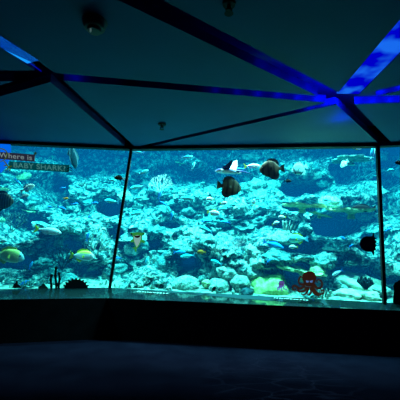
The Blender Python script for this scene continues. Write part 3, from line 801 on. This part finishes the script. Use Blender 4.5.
fc = make_fish('slim', mCyan, mCyanF, mCyanF, True, name='chromis')
fb = make_fish('slim', mBlue, mBlueF, mBlueF, True, name='chromis')
fdk = make_fish('deep', mDark, mDark, mDark, True, name='damselfish')
fy = make_fish('deep', mWhite, mYel, mYel, True, name='butterflyfish')
fo = make_fish('deep', mOrange, mOrangeF, mOrangeF, True, name='anthias')
small = [
    (fb, 63, 188, 6, 0, 0, 'small blue fish under the end of the teal sign board'), (fb, 75, 204, 7, 0, 5, 'small blue fish below the diving teal fish'),
    (fb, 50, 207, 6, 180, 10, 'small blue fish in the hollow at mid left, left one of two'), (fb, 62, 208, 8, 0, -20, 'small blue fish in the hollow at mid left, right one of two'),
    (fo, 66, 198.5, 5, 0, 0, 'tiny orange fish at mid left under the diving teal fish'), (fc, 18, 182, 8, 0, -40, 'small cyan fish under the teal sign board at left'),
    (fc, 112, 180, 9, 0, -8, 'cyan fish touching the black fish at the left mullion'), (fc, 104, 189, 6, 0, 40, 'small cyan fish below left of the black fish'),
    (fc, 111, 201, 13, 180, 6, 'cyan fish below the black fish by the left mullion'), (fb, 89, 217, 5, 0, 60, 'small blue fish pointing up at mid left'),
    (fc, 138, 152, 11, 180, 5, 'topmost cyan fish right of the left mullion'), (fc, 143, 172, 11, 0, 20, 'cyan fish second from the top right of the left mullion'),
    (fc, 137, 187, 14, 180, -12, 'long cyan fish level with the dark batfish, right of the left mullion'), (fc, 138, 198, 9, 0, 4, 'small cyan fish under the long one right of the left mullion'),
    (fc, 137, 213, 14, 180, -14, 'lowest cyan fish right of the left mullion'), (fc, 187, 157, 12, 0, 5, 'bright cyan fish near the top of the middle pane'),
    (fc, 193, 166, 9, 0, 70, 'cyan fish pointing up near the top of the middle pane'), (fb, 160, 194, 9, 0, 70, 'blue fish pointing up in the upper left of the middle pane'),
    (fb, 163, 203, 8, 0, -30, 'blue fish under the upright one in the middle pane'), (fc, 187, 198, 15, 0, -4, 'slender cyan fish left of the lower dark batfish'),
    (fb, 172, 215, 8, 0, 80, 'upright blue fish in the centre of the middle pane'), (fy, 210, 199, 8, 180, 0, 'small yellow finned fish left under the lower dark batfish'),
    (fy, 214, 213, 12, 0, -10, 'white fish with yellow tail below the lower dark batfish'), (fy, 224, 203, 7, 0, 0, 'tiny yellow tailed fish touching the lower dark batfish'),
    (fc, 222, 209, 10, 0, 8, 'cyan fish beside the round ball coral'), (fy, 254, 202, 7, 0, 70, 'yellow finned fish right of the round ball coral'),
    (fc, 257, 199, 8, 0, 20, 'cyan fish right of the round ball coral'), (fb, 241, 169, 8, 180, 0, 'dark blue fish at the tail of the ray'),
    (fy, 358, 148, 8, 0, 0, 'small yellow fish under the top frame by the right mullion'), (fc, 373, 152, 14, 0, 82, 'upright cyan fish beside the top of the right mullion'),
    (fy, 3, 241, 8, 0, 0, 'small yellow finned fish at the left edge above the golden fish'), (fb, 31, 265, 8, 0, 70, 'upright blue fish right of the golden fish'),
    (fb, 88, 236, 9, 0, 75, 'upright blue fish above the white fish with a yellow back'), (fy, 103, 229, 6, 0, 0, 'tiny yellow fish left of the left mullion'),
    (fc, 147, 261, 9, 0, 75, 'upright cyan fish below the green shark sticker'), (fb, 180, 252, 11, 0, 4, 'blue fish above the dark cave, left of the orange fish'),
    (fc, 187, 256, 13, 180, -8, 'pale cyan fish over the dark cave'), (fc, 205, 229, 14, 180, 20, 'bright cyan fish above and right of the orange fish'),
    (fb, 207, 221, 9, 0, 5, 'blue fish above the bright cyan one in the middle'), (fc, 216, 262, 11, 180, 20, 'cyan fish on the pile of whitish domed corals'),
    (fdk, 225, 257, 6, 180, 20, 'tiny dark fish on the pile of whitish domed corals'), (fb, 225, 222, 9, 180, 4, 'blue fish above the greyish pink sea fan'),
    (fb, 269, 261, 7, 0, 40, 'small blue fish above the yellow dome coral'), (fy, 293, 247, 8, 180, 0, 'small yellow fish beneath the big aqua fish'),
    (fy, 276, 223, 7, 0, 20, 'small yellow fish above the bright blue one'), (fdk, 288, 181, 7, 0, 0, 'tiny dark fish left of the pale batfish tail'),
    (fc, 326, 200, 8, 180, 0, 'cyan fish between the two long table corals'), (fb, 343, 238, 7, 180, 20, 'small blue fish left of the spiky black sticker'),
    (fb, 351, 246, 6, 0, 40, 'tiny blue fish under the dark hollow at right'), (fc, 390, 170, 8, 0, 10, 'cyan fish right of the right mullion near the top'),
    (fb, 388, 230, 8, 0, 30, 'blue fish in the right pane at mid height'), (fdk, 214, 289, 6, 0, 60, 'tiny dark fish at the tank bottom by the whitish domes'),
    (fy, 282, 217, 7, 180, 0, 'tiny yellow finned fish in the centre of the middle pane'), (fc, 168, 208, 8, 0, -60, 'cyan fish nosing down in the middle pane'),
    (fb, 118, 258, 6, 180, 0, 'tiny blue fish by the lower left mullion'), (fb, 95, 203, 7, 0, 0, 'small blue fish at the dark hollow left of the mullion')]
for f, px, py, l, yaw, pit, lab in small:
    ph, sdep = reef_hit(px, py)
    put(f, px, py, max(.15, min(.36, sdep * .5)), l * 1.12, yaw, pit, label=lab)

# ray with raised wing
r = empty('spotted_ray', P(229, 172, .35)); tag(r, 'dark blue ray with a white underside and raised wings above the lower batfish', 'ray')
def outline(parent, name, pts, m, dep, t=.01):
    bm = bmesh.new(); o = Vector(parent.location); prism(bm, [P(a, b, dep) - o for a, b in pts], Vector((0, 1, 0)), t)
    return link_mesh(name, bm, m, parent)
prof = [(.5, .03, -.03, .04), (.4, .08, -.06, .12), (.2, .12, -.08, .20), (-.05, .11, -.06, .18), (-.3, .05, -.04, .08), (-.45, .02, -.02, .02)]
bm = body_mesh(prof, 16); s = 26 / F * 6.4
bmesh.ops.transform(bm, matrix=Matrix.Rotation(math.radians(188), 4, 'Z') @ Matrix.Rotation(math.radians(-2), 4, 'Y') @ Matrix.Diagonal((s, s, s * 1.1, 1)), verts=bm.verts)
mRayU = fish_mat('ray_skin', (.01, .03, .16), (.85, .95, 1), split=.0, soft=.02); mRayD = plain('ray_wing_top', (.015, .03, .15), .5); mRayW = plain('ray_wing_white', (.55, .85, .85), .5)
link_mesh('body', bm, mRayU, r, True)
def wing(name, pts, m, y0, y1):
    bm = bmesh.new(); o = Vector(r.location); n = len(pts)
    w = [P(a, b, .35 + y0 + (y1 - y0) * min(1, max(0, (174 - b) / 14))) - o for a, b in pts]
    prism(bm, w, Vector((0, 1, .2)), .015); link_mesh(name, bm, m, r)
wing('wing', [(219, 172), (223, 166.5), (227, 164), (232, 159.5), (232.5, 162), (230, 168), (228, 171.5), (223, 173)], mRayD, -.02, -.18)
wing('wing', [(228, 171.5), (230.5, 167.5), (233.5, 161.5), (237, 160), (237.6, 165), (236, 171)], mRayW, .02, .2)
bm = bmesh.new(); tube(bm, [P(236, 171, .35) - r.location, P(243, 171.5, .4) - r.location, P(252, 174, .45) - r.location], [.02, .012, .004], 6); link_mesh('tail', bm, mRayD, r)
for s_ in (-.05,):
    bm = bmesh.new(); bmesh.ops.create_uvsphere(bm, u_segments=10, v_segments=8, radius=.018, matrix=Matrix.Translation(P(222, 170, .2) - r.location)); link_mesh('eye', bm, mRayW, r)

# ------------------------------------------------------------------ stickers on the glass
def sticker_root(name, px, py, label, cat='sticker'):
    o = empty(name, P(px, py, -.02)); tag(o, label, cat); return o
def spart(root, name, pts, m, dep=-.02, t=.004):
    bm = bmesh.new(); o = Vector(root.location); prism(bm, [P(a, b, dep) - o for a, b in pts], Vector((0, 1, 0)), t); return link_mesh(name, bm, m, root)
def single(name, pts, m, label, px, py, cat='sticker', dep=-.02):
    o0 = P(px, py, dep); bm = bmesh.new()
    for q in (pts if isinstance(pts[0], list) else [pts]): prism(bm, [P(a, b, dep) - o0 for a, b in q], Vector((0, 1, 0)), .004)
    o = link_mesh(name, bm, m); o.location = o0; tag(o, label, cat); return o
def circle(cx, cy, rx, ry, n=20, a0=0): return [(cx + rx * math.cos(a0 + 2 * PI * k / n), cy + ry * math.sin(a0 + 2 * PI * k / n)) for k in range(n)]
def spline(pts, n=6):
    out = []
    for i in range(len(pts) - 1):
        p0, p1, p2, p3 = pts[max(i - 1, 0)], pts[i], pts[i + 1], pts[min(i + 2, len(pts) - 1)]
        for s in range(n):
            t = s / n
            out.append(tuple(.5 * ((2 * p1[k]) + (-p0[k] + p2[k]) * t + (2 * p0[k] - 5 * p1[k] + 4 * p2[k] - p3[k]) * t * t + (-p0[k] + 3 * p1[k] - 3 * p2[k] + p3[k]) * t ** 3) for k in (0, 1)))
    out.append(pts[-1]); return out
def ribbon(pts, w0, w1):
    q = spline(pts); n = len(q); l, r_ = [], []
    for i, (x, y) in enumerate(q):
        a = q[max(i - 1, 0)]; b = q[min(i + 1, n - 1)]; dx, dy = b[0] - a[0], b[1] - a[1]; m = math.hypot(dx, dy) or 1
        w = (w0 + (w1 - w0) * i / (n - 1)) / 2; l.append((x - dy / m * w, y + dx / m * w)); r_.append((x + dy / m * w, y - dx / m * w))
    return l + r_[::-1]
def ribbon_strips(root, name, pts, w0, w1, m, dep):
    rb = ribbon(pts, w0, w1); n = len(rb) // 2; bm = bmesh.new(); o = Vector(root.location)
    L_ = [bm.verts.new(P(a, b, dep) - o) for a, b in rb[:n]]; R_ = [bm.verts.new(P(a, b, dep) - o) for a, b in rb[n:][::-1]]
    for i in range(n - 1): bm.faces.new((L_[i], L_[i + 1], R_[i + 1], R_[i]))
    bmesh.ops.solidify(bm, geom=list(bm.faces), thickness=.003)
    return link_mesh(name, bm, m, root)

# three black coral columns
cs = [([(51, 293), (51.3, 286), (50.7, 280), (51.5, 275.5)], 2.3), ([(56, 293), (56.2, 284), (55.4, 276), (56, 268)], 2.4), ([(59.2, 293), (58.6, 286), (59.6, 279), (59, 273.5)], 2.2)]
root = sticker_root('coral_sticker', 55, 292, 'black sticker of three wavy upright coral stems at lower left')
for pts, w in cs:
    ribbon_strips(root, 'stem', pts, w, w * .95, M_STICK, -.02)
    for (x, y) in pts[1:]: spart(root, 'knob', circle(x, y, w * .68, w * .62, 10), M_STICK, -.021)
def spiky(cx, cy, rx, ry, n, amp, a0, a1):
    out = []
    for k in range(n * 4):
        a = a0 + (a1 - a0) * k / (n * 4 - 1); s = 1 + amp * (1 if k % 4 in (1, 2) else 0)
        out.append((cx + rx * s * math.cos(a), cy + ry * s * math.sin(a)))
    return out
single('urchin_sticker', spiky(76, 290, 12, 10.5, 11, .16, PI, 2 * PI) + [(89, 292.5), (85, 294.5), (68, 294.5), (63, 292.5)], M_STICK, 'black sticker of a knobbly rounded coral at the foot of the left pane', 76, 288)
single('coral_sticker', [(12, 288), (14, 284), (15.5, 283.5), (16.3, 280.5), (17.5, 281), (18, 284.5), (20, 286), (21, 288)], M_STICK, 'small black coral shaped sticker at the far left bottom', 17, 285)
single('sea_fan_sticker', [(39, 291), (38, 287), (41, 285.5), (42.5, 283.5), (44.5, 284), (46, 286), (48, 288), (48, 291)], plain('faded_sticker', (.02, .05, .05), .7), 'faint dark mound sticker beside the three black stems', 44, 288)
# spiky black fish
pf = [(375, 236)] + [(368 + 8.4 * math.cos(a), 244 + 8 * math.sin(a)) for a in [PI * 1.5 - PI * k / 14 for k in range(15)]] + [(375, 252), (374.7, 256.5), (373, 252.5)]
pf = circle(368, 244, 8, 8, 26)
single('fish_sticker', [[(369, 236.3), (372, 236.2), (374, 231.5), (374.3, 237), (376.3, 238.3), (375, 240), (376.8, 241.8), (375.2, 243.6), (376.8, 245.6), (375.2, 247.4), (376.3, 249.6), (374.2, 250.8), (374.2, 256.8), (371.6, 251.6), (367.5, 252), (363.5, 250.6), (360.8, 247.6), (359.8, 244), (360.6, 240.2), (363, 237.4), (366, 236.2)]], M_STICK, 'black silhouette sticker of a spiky round fish by the right mullion', 368, 244)
single('coral_sticker', [[(393.5, 311), (393, 300), (394, 291), (393.4, 286), (395, 282.5), (397.5, 281.5), (399, 280), (404, 281), (404, 311)]], M_STICK, 'tall black sticker cut by the right picture edge at the bottom', 398, 300)

# octopuses
mOct = plain('brown_octopus_print', (.10, .030, .014), .6, emit=(.14, .042, .02), es=.16); mOctD = plain('brown_octopus_sucker', (.35, .10, .06), .6)  # emission puts light into the print and eyes; the sticker is no lamp
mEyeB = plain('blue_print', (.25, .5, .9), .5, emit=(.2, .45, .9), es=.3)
o = sticker_root('octopus_sticker', 309, 283, 'reddish brown octopus sticker with blue eyes and curling arms on the glass')
spart(o, 'head', [(306, 286), (304, 283), (302.3, 279), (302.4, 275.2), (304.5, 272.6), (308, 271.2), (312, 271.4), (315, 273.4), (316.4, 276.8), (315.8, 280.5), (314, 284), (313, 287)], mOct, -.024)
arms = [[(305, 284), (301.5, 284.5), (299, 282.5), (299, 279), (301, 276.5), (302, 278)], [(305, 286), (300, 288.5), (296, 286.2), (293.2, 286), (292.8, 289), (295, 290.2), (295.7, 288.5)],
        [(307, 287), (304, 291), (299, 291.5), (298, 289), (300, 288)], [(308.5, 287), (307, 292), (303.5, 295), (301, 293.6)], [(311, 287), (311, 292), (309, 295), (306.8, 293.5)],
        [(312.5, 286), (315, 291), (319, 294), (323, 293.5), (323.6, 290.5), (321.5, 290), (321.3, 291.6)], [(313.5, 284), (317, 288), (321, 287.5), (322, 283), (319.5, 279.8), (316.8, 280.6), (317.3, 282.6)],
        [(312, 287.5), (314, 293), (317, 295), (319.5, 296)]]
for a in arms: ribbon_strips(o, 'arm', a, 2.6, 1.0, mOct, -.022)
for s_, x in ((0, 307.4), (1, 311.4)):
    spart(o, 'eye', [(x - 1.4, 280.2), (x + 1.4, 280.9 if s_ == 0 else 279.6), (x + 1.2, 282.2), (x, 282.8), (x - 1.2, 282.2)] if s_ == 0 else [(x - 1.4, 281), (x + 1.4, 280), (x + 1.2, 282.2), (x, 282.8), (x - 1.2, 282.4)], mEyeB, -.03)
mPur = plain('purple_print', (.14, .10, .42), .6, emit=(.14, .1, .4), es=.6)  # purple print brightened by its own emission, in place of light on it
o = sticker_root('octopus_sticker', 281, 285, 'small purple octopus sticker on the glass over the yellow dome coral')
spart(o, 'head', circle(281.4, 283.6, 3.2, 3.1, 18), mPur, -.024)
for a in ([(279.5, 285.5), (278, 287.5), (276, 287.5)], [(280.5, 286), (279.5, 289), (277.6, 290.2)], [(281.5, 286.5), (281.5, 289.5), (282.6, 291)], [(282.5, 286), (284, 288.5), (286.4, 289.5), (287, 288.2)], [(283, 285), (285, 286.4), (285.8, 285)], [(280, 286), (277.6, 289), (278.4, 290)]):
    ribbon_strips(o, 'arm', a, 1.4, .7, mPur, -.022)
for x in (280.4, 282.6): spart(o, 'eye', circle(x, 284.2, .6, .6, 8), mOctD, -.03)
# hammerhead
mGr = plain('green_print', (.04, .34, .06), .6, emit=(.03, .3, .05), es=.7); mWh = plain('white_print', (.6, .85, .8), .6, emit=(.4, .75, .65), es=.45); mRed = plain('mouth_print', (.18, .01, .02), .6)  # green and white prints carry painted-in light as emission
o = sticker_root('shark_sticker', 137, 240, 'green hammerhead shark sticker with a white belly and open mouth')
spart(o, 'body', [(130.2, 234), (130.5, 232.6), (133, 232.8), (137, 232.2), (141.5, 232.8), (144.4, 232.4), (144.8, 234), (142.4, 235.4), (142, 239), (145, 242), (144.6, 243.2), (140.8, 242), (139, 246), (136.6, 249), (136.2, 252), (135, 251.6), (134.8, 249.6), (132.4, 248), (133, 247.2), (135.4, 247.4), (134, 242), (131, 242.6), (129.8, 241), (132.8, 238.6), (132.6, 235.6)], mGr, -.022)
spart(o, 'belly', [(133.5, 236), (137, 235), (141, 235.6), (140.9, 239), (139, 244), (136.6, 247.4), (134.8, 243), (133.6, 239)], mWh, -.026)
spart(o, 'mouth', [(134, 235.6), (137, 235.8), (140.4, 235.3), (139.6, 237.2), (137.3, 238.1), (135, 237.4)], mRed, -.030)
for x in (131.6, 143.3): spart(o, 'eye', circle(x, 234, .8, .8, 10), M_STICK, -.03)

# sign boards hanging on the left pane
mB1 = plain('plum_board', (.03, .03, .045), .6, emit=(.03, .035, .07), es=.5); mB2 = plain('teal_board', (.01, .13, .15), .6, emit=(.0, .13, .16), es=.35)  # boards, letters, disc and trims are brightened by emission put into their colour
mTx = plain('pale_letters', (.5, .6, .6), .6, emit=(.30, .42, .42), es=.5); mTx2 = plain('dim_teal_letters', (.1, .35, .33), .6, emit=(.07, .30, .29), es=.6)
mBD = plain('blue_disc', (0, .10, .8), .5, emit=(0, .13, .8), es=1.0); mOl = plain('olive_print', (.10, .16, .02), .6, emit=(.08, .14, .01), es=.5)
def board(px, py, quad, m, label, txt, tp0, tp1, size, dep, mt):
    o = sticker_root('sign_board', px, py, label, 'sign'); spart(o, 'board', quad, m, dep, .012)
    cu = bpy.data.curves.new('lettering', 'FONT'); cu.body = txt; cu.size = 1; cu.extrude = .01; cu.offset = .012; cu.space_character = 1.05
    tmp = bpy.data.objects.new('t', cu); COL.objects.link(tmp); bpy.context.view_layer.update()
    me = bpy.data.meshes.new_from_object(tmp.evaluated_get(bpy.context.evaluated_depsgraph_get())); bpy.data.objects.remove(tmp)
    xs = [v.co.x for v in me.vertices]; w = max(xs) - min(xs)
    a, b = P(*tp0, dep - .02), P(*tp1, dep - .02); ex = (b - a) / w; ez = (P(tp0[0], tp0[1] - size, dep - .02) - a) / .7
    ny = Vector((0, -.3, 0)); x_ = min(xs)
    for v in me.vertices: v.co = a + ex * (v.co.x - x_) + ez * v.co.y + ny * v.co.z * .1 - Vector(o.location)
    me.materials.clear(); me.materials.append(mt); t = bpy.data.objects.new('lettering', me); COL.objects.link(t); t.parent = o
    return o
o = board(10, 156, [(-12, 151), (35, 154.6), (34.4, 161.6), (-12, 158)], mB1, 'dark plum sign board reading Where is on the left pane', 'Where is', (-1, 157), (32, 160), 4.8, -.04, mTx)
ribbon_strips(o, 'coral_trim', [(-1, 148.5), (4, 149.5), (7, 153), (6, 158), (2, 161), (-2, 161)], 1.2, .8, mOl, -.07)
spart(o, 'star_trim', [(35.2 + (2.4 if k % 2 == 0 else 1.0) * math.sin(k * PI / 5), 153.4 - (2.4 if k % 2 == 0 else 1.0) * math.cos(k * PI / 5)) for k in range(10)], plain('dark_green_print', (.02, .09, .05), .6, emit=(.02, .09, .05), es=.4), -.07)
o = board(40, 165, [(9, 161.2), (69.5, 165), (69, 172.3), (9, 168.5)], mB2, 'teal sign board with pale capital letters ending in a question mark', 'BABY SHARK?', (13.5, 167.3), (65.5, 171), 5, -.03, mTx2)
for a in ([(4, 161), (7, 165), (10, 169), (9.5, 171)], [(7, 165), (3.5, 166)], [(8, 167), (12, 166)], [(9, 168), (5.5, 170)]): ribbon_strips(o, 'coral_trim', a, 1.3, .9, mOl, -.06)
for a in ([(67, 169), (70, 167.5), (72, 169)], [(66.5, 171.5), (70, 170), (72, 171.5)]): ribbon_strips(o, 'weed_trim', a, .9, .6, M_STICK, -.06)
single('blue_sign_disc', circle(-17, 150, 28, 29, 36), mBD, 'bright blue round sign behind the boards, cut by the left edge', -17, 150, 'sign', dep=-.02)
# tiny printed captions on the sill
mCap = plain('caption_print', (.3, .5, .45), .6, emit=(.25, .5, .45), es=.3)  # caption dashes get a little light from their own emission
for x0_, x1_, y0_, y1_, lab in ((137, 168, 291.2, 293.3, 'tiny pale caption dashes on the sill under the middle pane, left one'), (274, 309, 297.6, 300, 'tiny pale caption dashes on the sill under the octopus stickers')):
    bm = bmesh.new(); x = x0_; rr = random.Random(3)
    def on_sill(px_, py_):
        d = ray(px_, py_); a, b, c = gb[1], gb[2], sf[1]; n_ = (b - a).cross(c - a); return CAM + d * (((a - CAM).dot(n_)) / d.dot(n_)) - d * .012
    o0 = on_sill(x0_, y0_)
    while x < x1_:
        w = rr.uniform(1.0, 3); y = y0_ + (y1_ - y0_) * (x - x0_) / (x1_ - x0_)
        q = [on_sill(x, y), on_sill(x + w, y), on_sill(x + w, y + .5), on_sill(x, y + .5)]
        vs = [bm.verts.new(p_ - o0) for p_ in q]; bm.faces.new(vs); x += w + rr.uniform(.5, 1.2)
    oo = link_mesh('sill_caption', bm, mCap); oo.location = o0; tag(oo, lab, 'caption')

# ------------------------------------------------------------------ tank lighting
def aim(o, tgt): o.rotation_euler = (Vector(tgt) - o.location).to_track_quat('-Z', 'Y').to_euler()
for x, e in ((-4.2, 850), (-1.6, 1500), (.6, 1550), (2.7, 1350), (4.6, 850)):
    y = glass_y(x) + .28
    a = lamp('tank_lamp', 'AREA', (x, y, 4.75), (.95, 1, .88), e, shape='RECTANGLE', size=.7, size_y=.25); aim(a, (x + .1, y + 1.3, 1.0))
sun = lamp('tank_overhead_lamp', 'AREA', (.2, 8.6, 5.1), (.6, .95, 1), 700, shape='RECTANGLE', size=9, size_y=2.5)

# added spot; its pattern stands in for water ripples cast on the floor
sp = lamp('ripple_helper', 'SPOT', (1.0, 4.2, 3.2), (.5, 1, .8), 1100, spot_size=math.radians(38), spot_blend=.8, shadow_soft_size=.01); aim(sp, (1.0, 4.25, 0))
ld = sp.data; ld.use_nodes = True; nt = ld.node_tree; nt.nodes.clear()
out = nt.nodes.new('ShaderNodeOutputLight'); em = nt.nodes.new('ShaderNodeEmission'); tc = nt.nodes.new('ShaderNodeTexCoord')
mp = N(nt, 'ShaderNodeMapping'); mp.inputs['Scale'].default_value = (4, 10, 1)
L(nt, tc, 'Normal', mp, 0)
nz = N(nt, 'ShaderNodeTexNoise'); nz.inputs['Scale'].default_value = 1.6; L(nt, mp, 0, nz, 'Vector')
mxv = N(nt, 'ShaderNodeMix', data_type='RGBA'); mxv.inputs[0].default_value = .35; L(nt, mp, 0, mxv, 6); L(nt, nz, 'Color', mxv, 7)
vo = N(nt, 'ShaderNodeTexVoronoi', feature='DISTANCE_TO_EDGE'); vo.inputs['Scale'].default_value = 2.2; L(nt, mxv, 2, vo, 'Vector')
rp = ramp(nt, [(.0, (1, 1, 1)), (.045, (0, 0, 0))], vo, 0)
L(nt, rp, 0, em, 0); em.inputs[1].default_value = 1; L(nt, em, 0, out, 0)

w = bpy.data.worlds.new('world'); SC.world = w; w.use_nodes = True
w.node_tree.nodes['Background'].inputs[0].default_value = (0.0, .0, .0, 1)
SC.view_settings.view_transform = 'Standard'; SC.view_settings.look = 'None'
SC.cycles.max_bounces = 8; SC.cycles.diffuse_bounces = 3; SC.cycles.transparent_max_bounces = 16; SC.cycles.volume_bounces = 0
SC.cycles.sample_clamp_indirect = 4
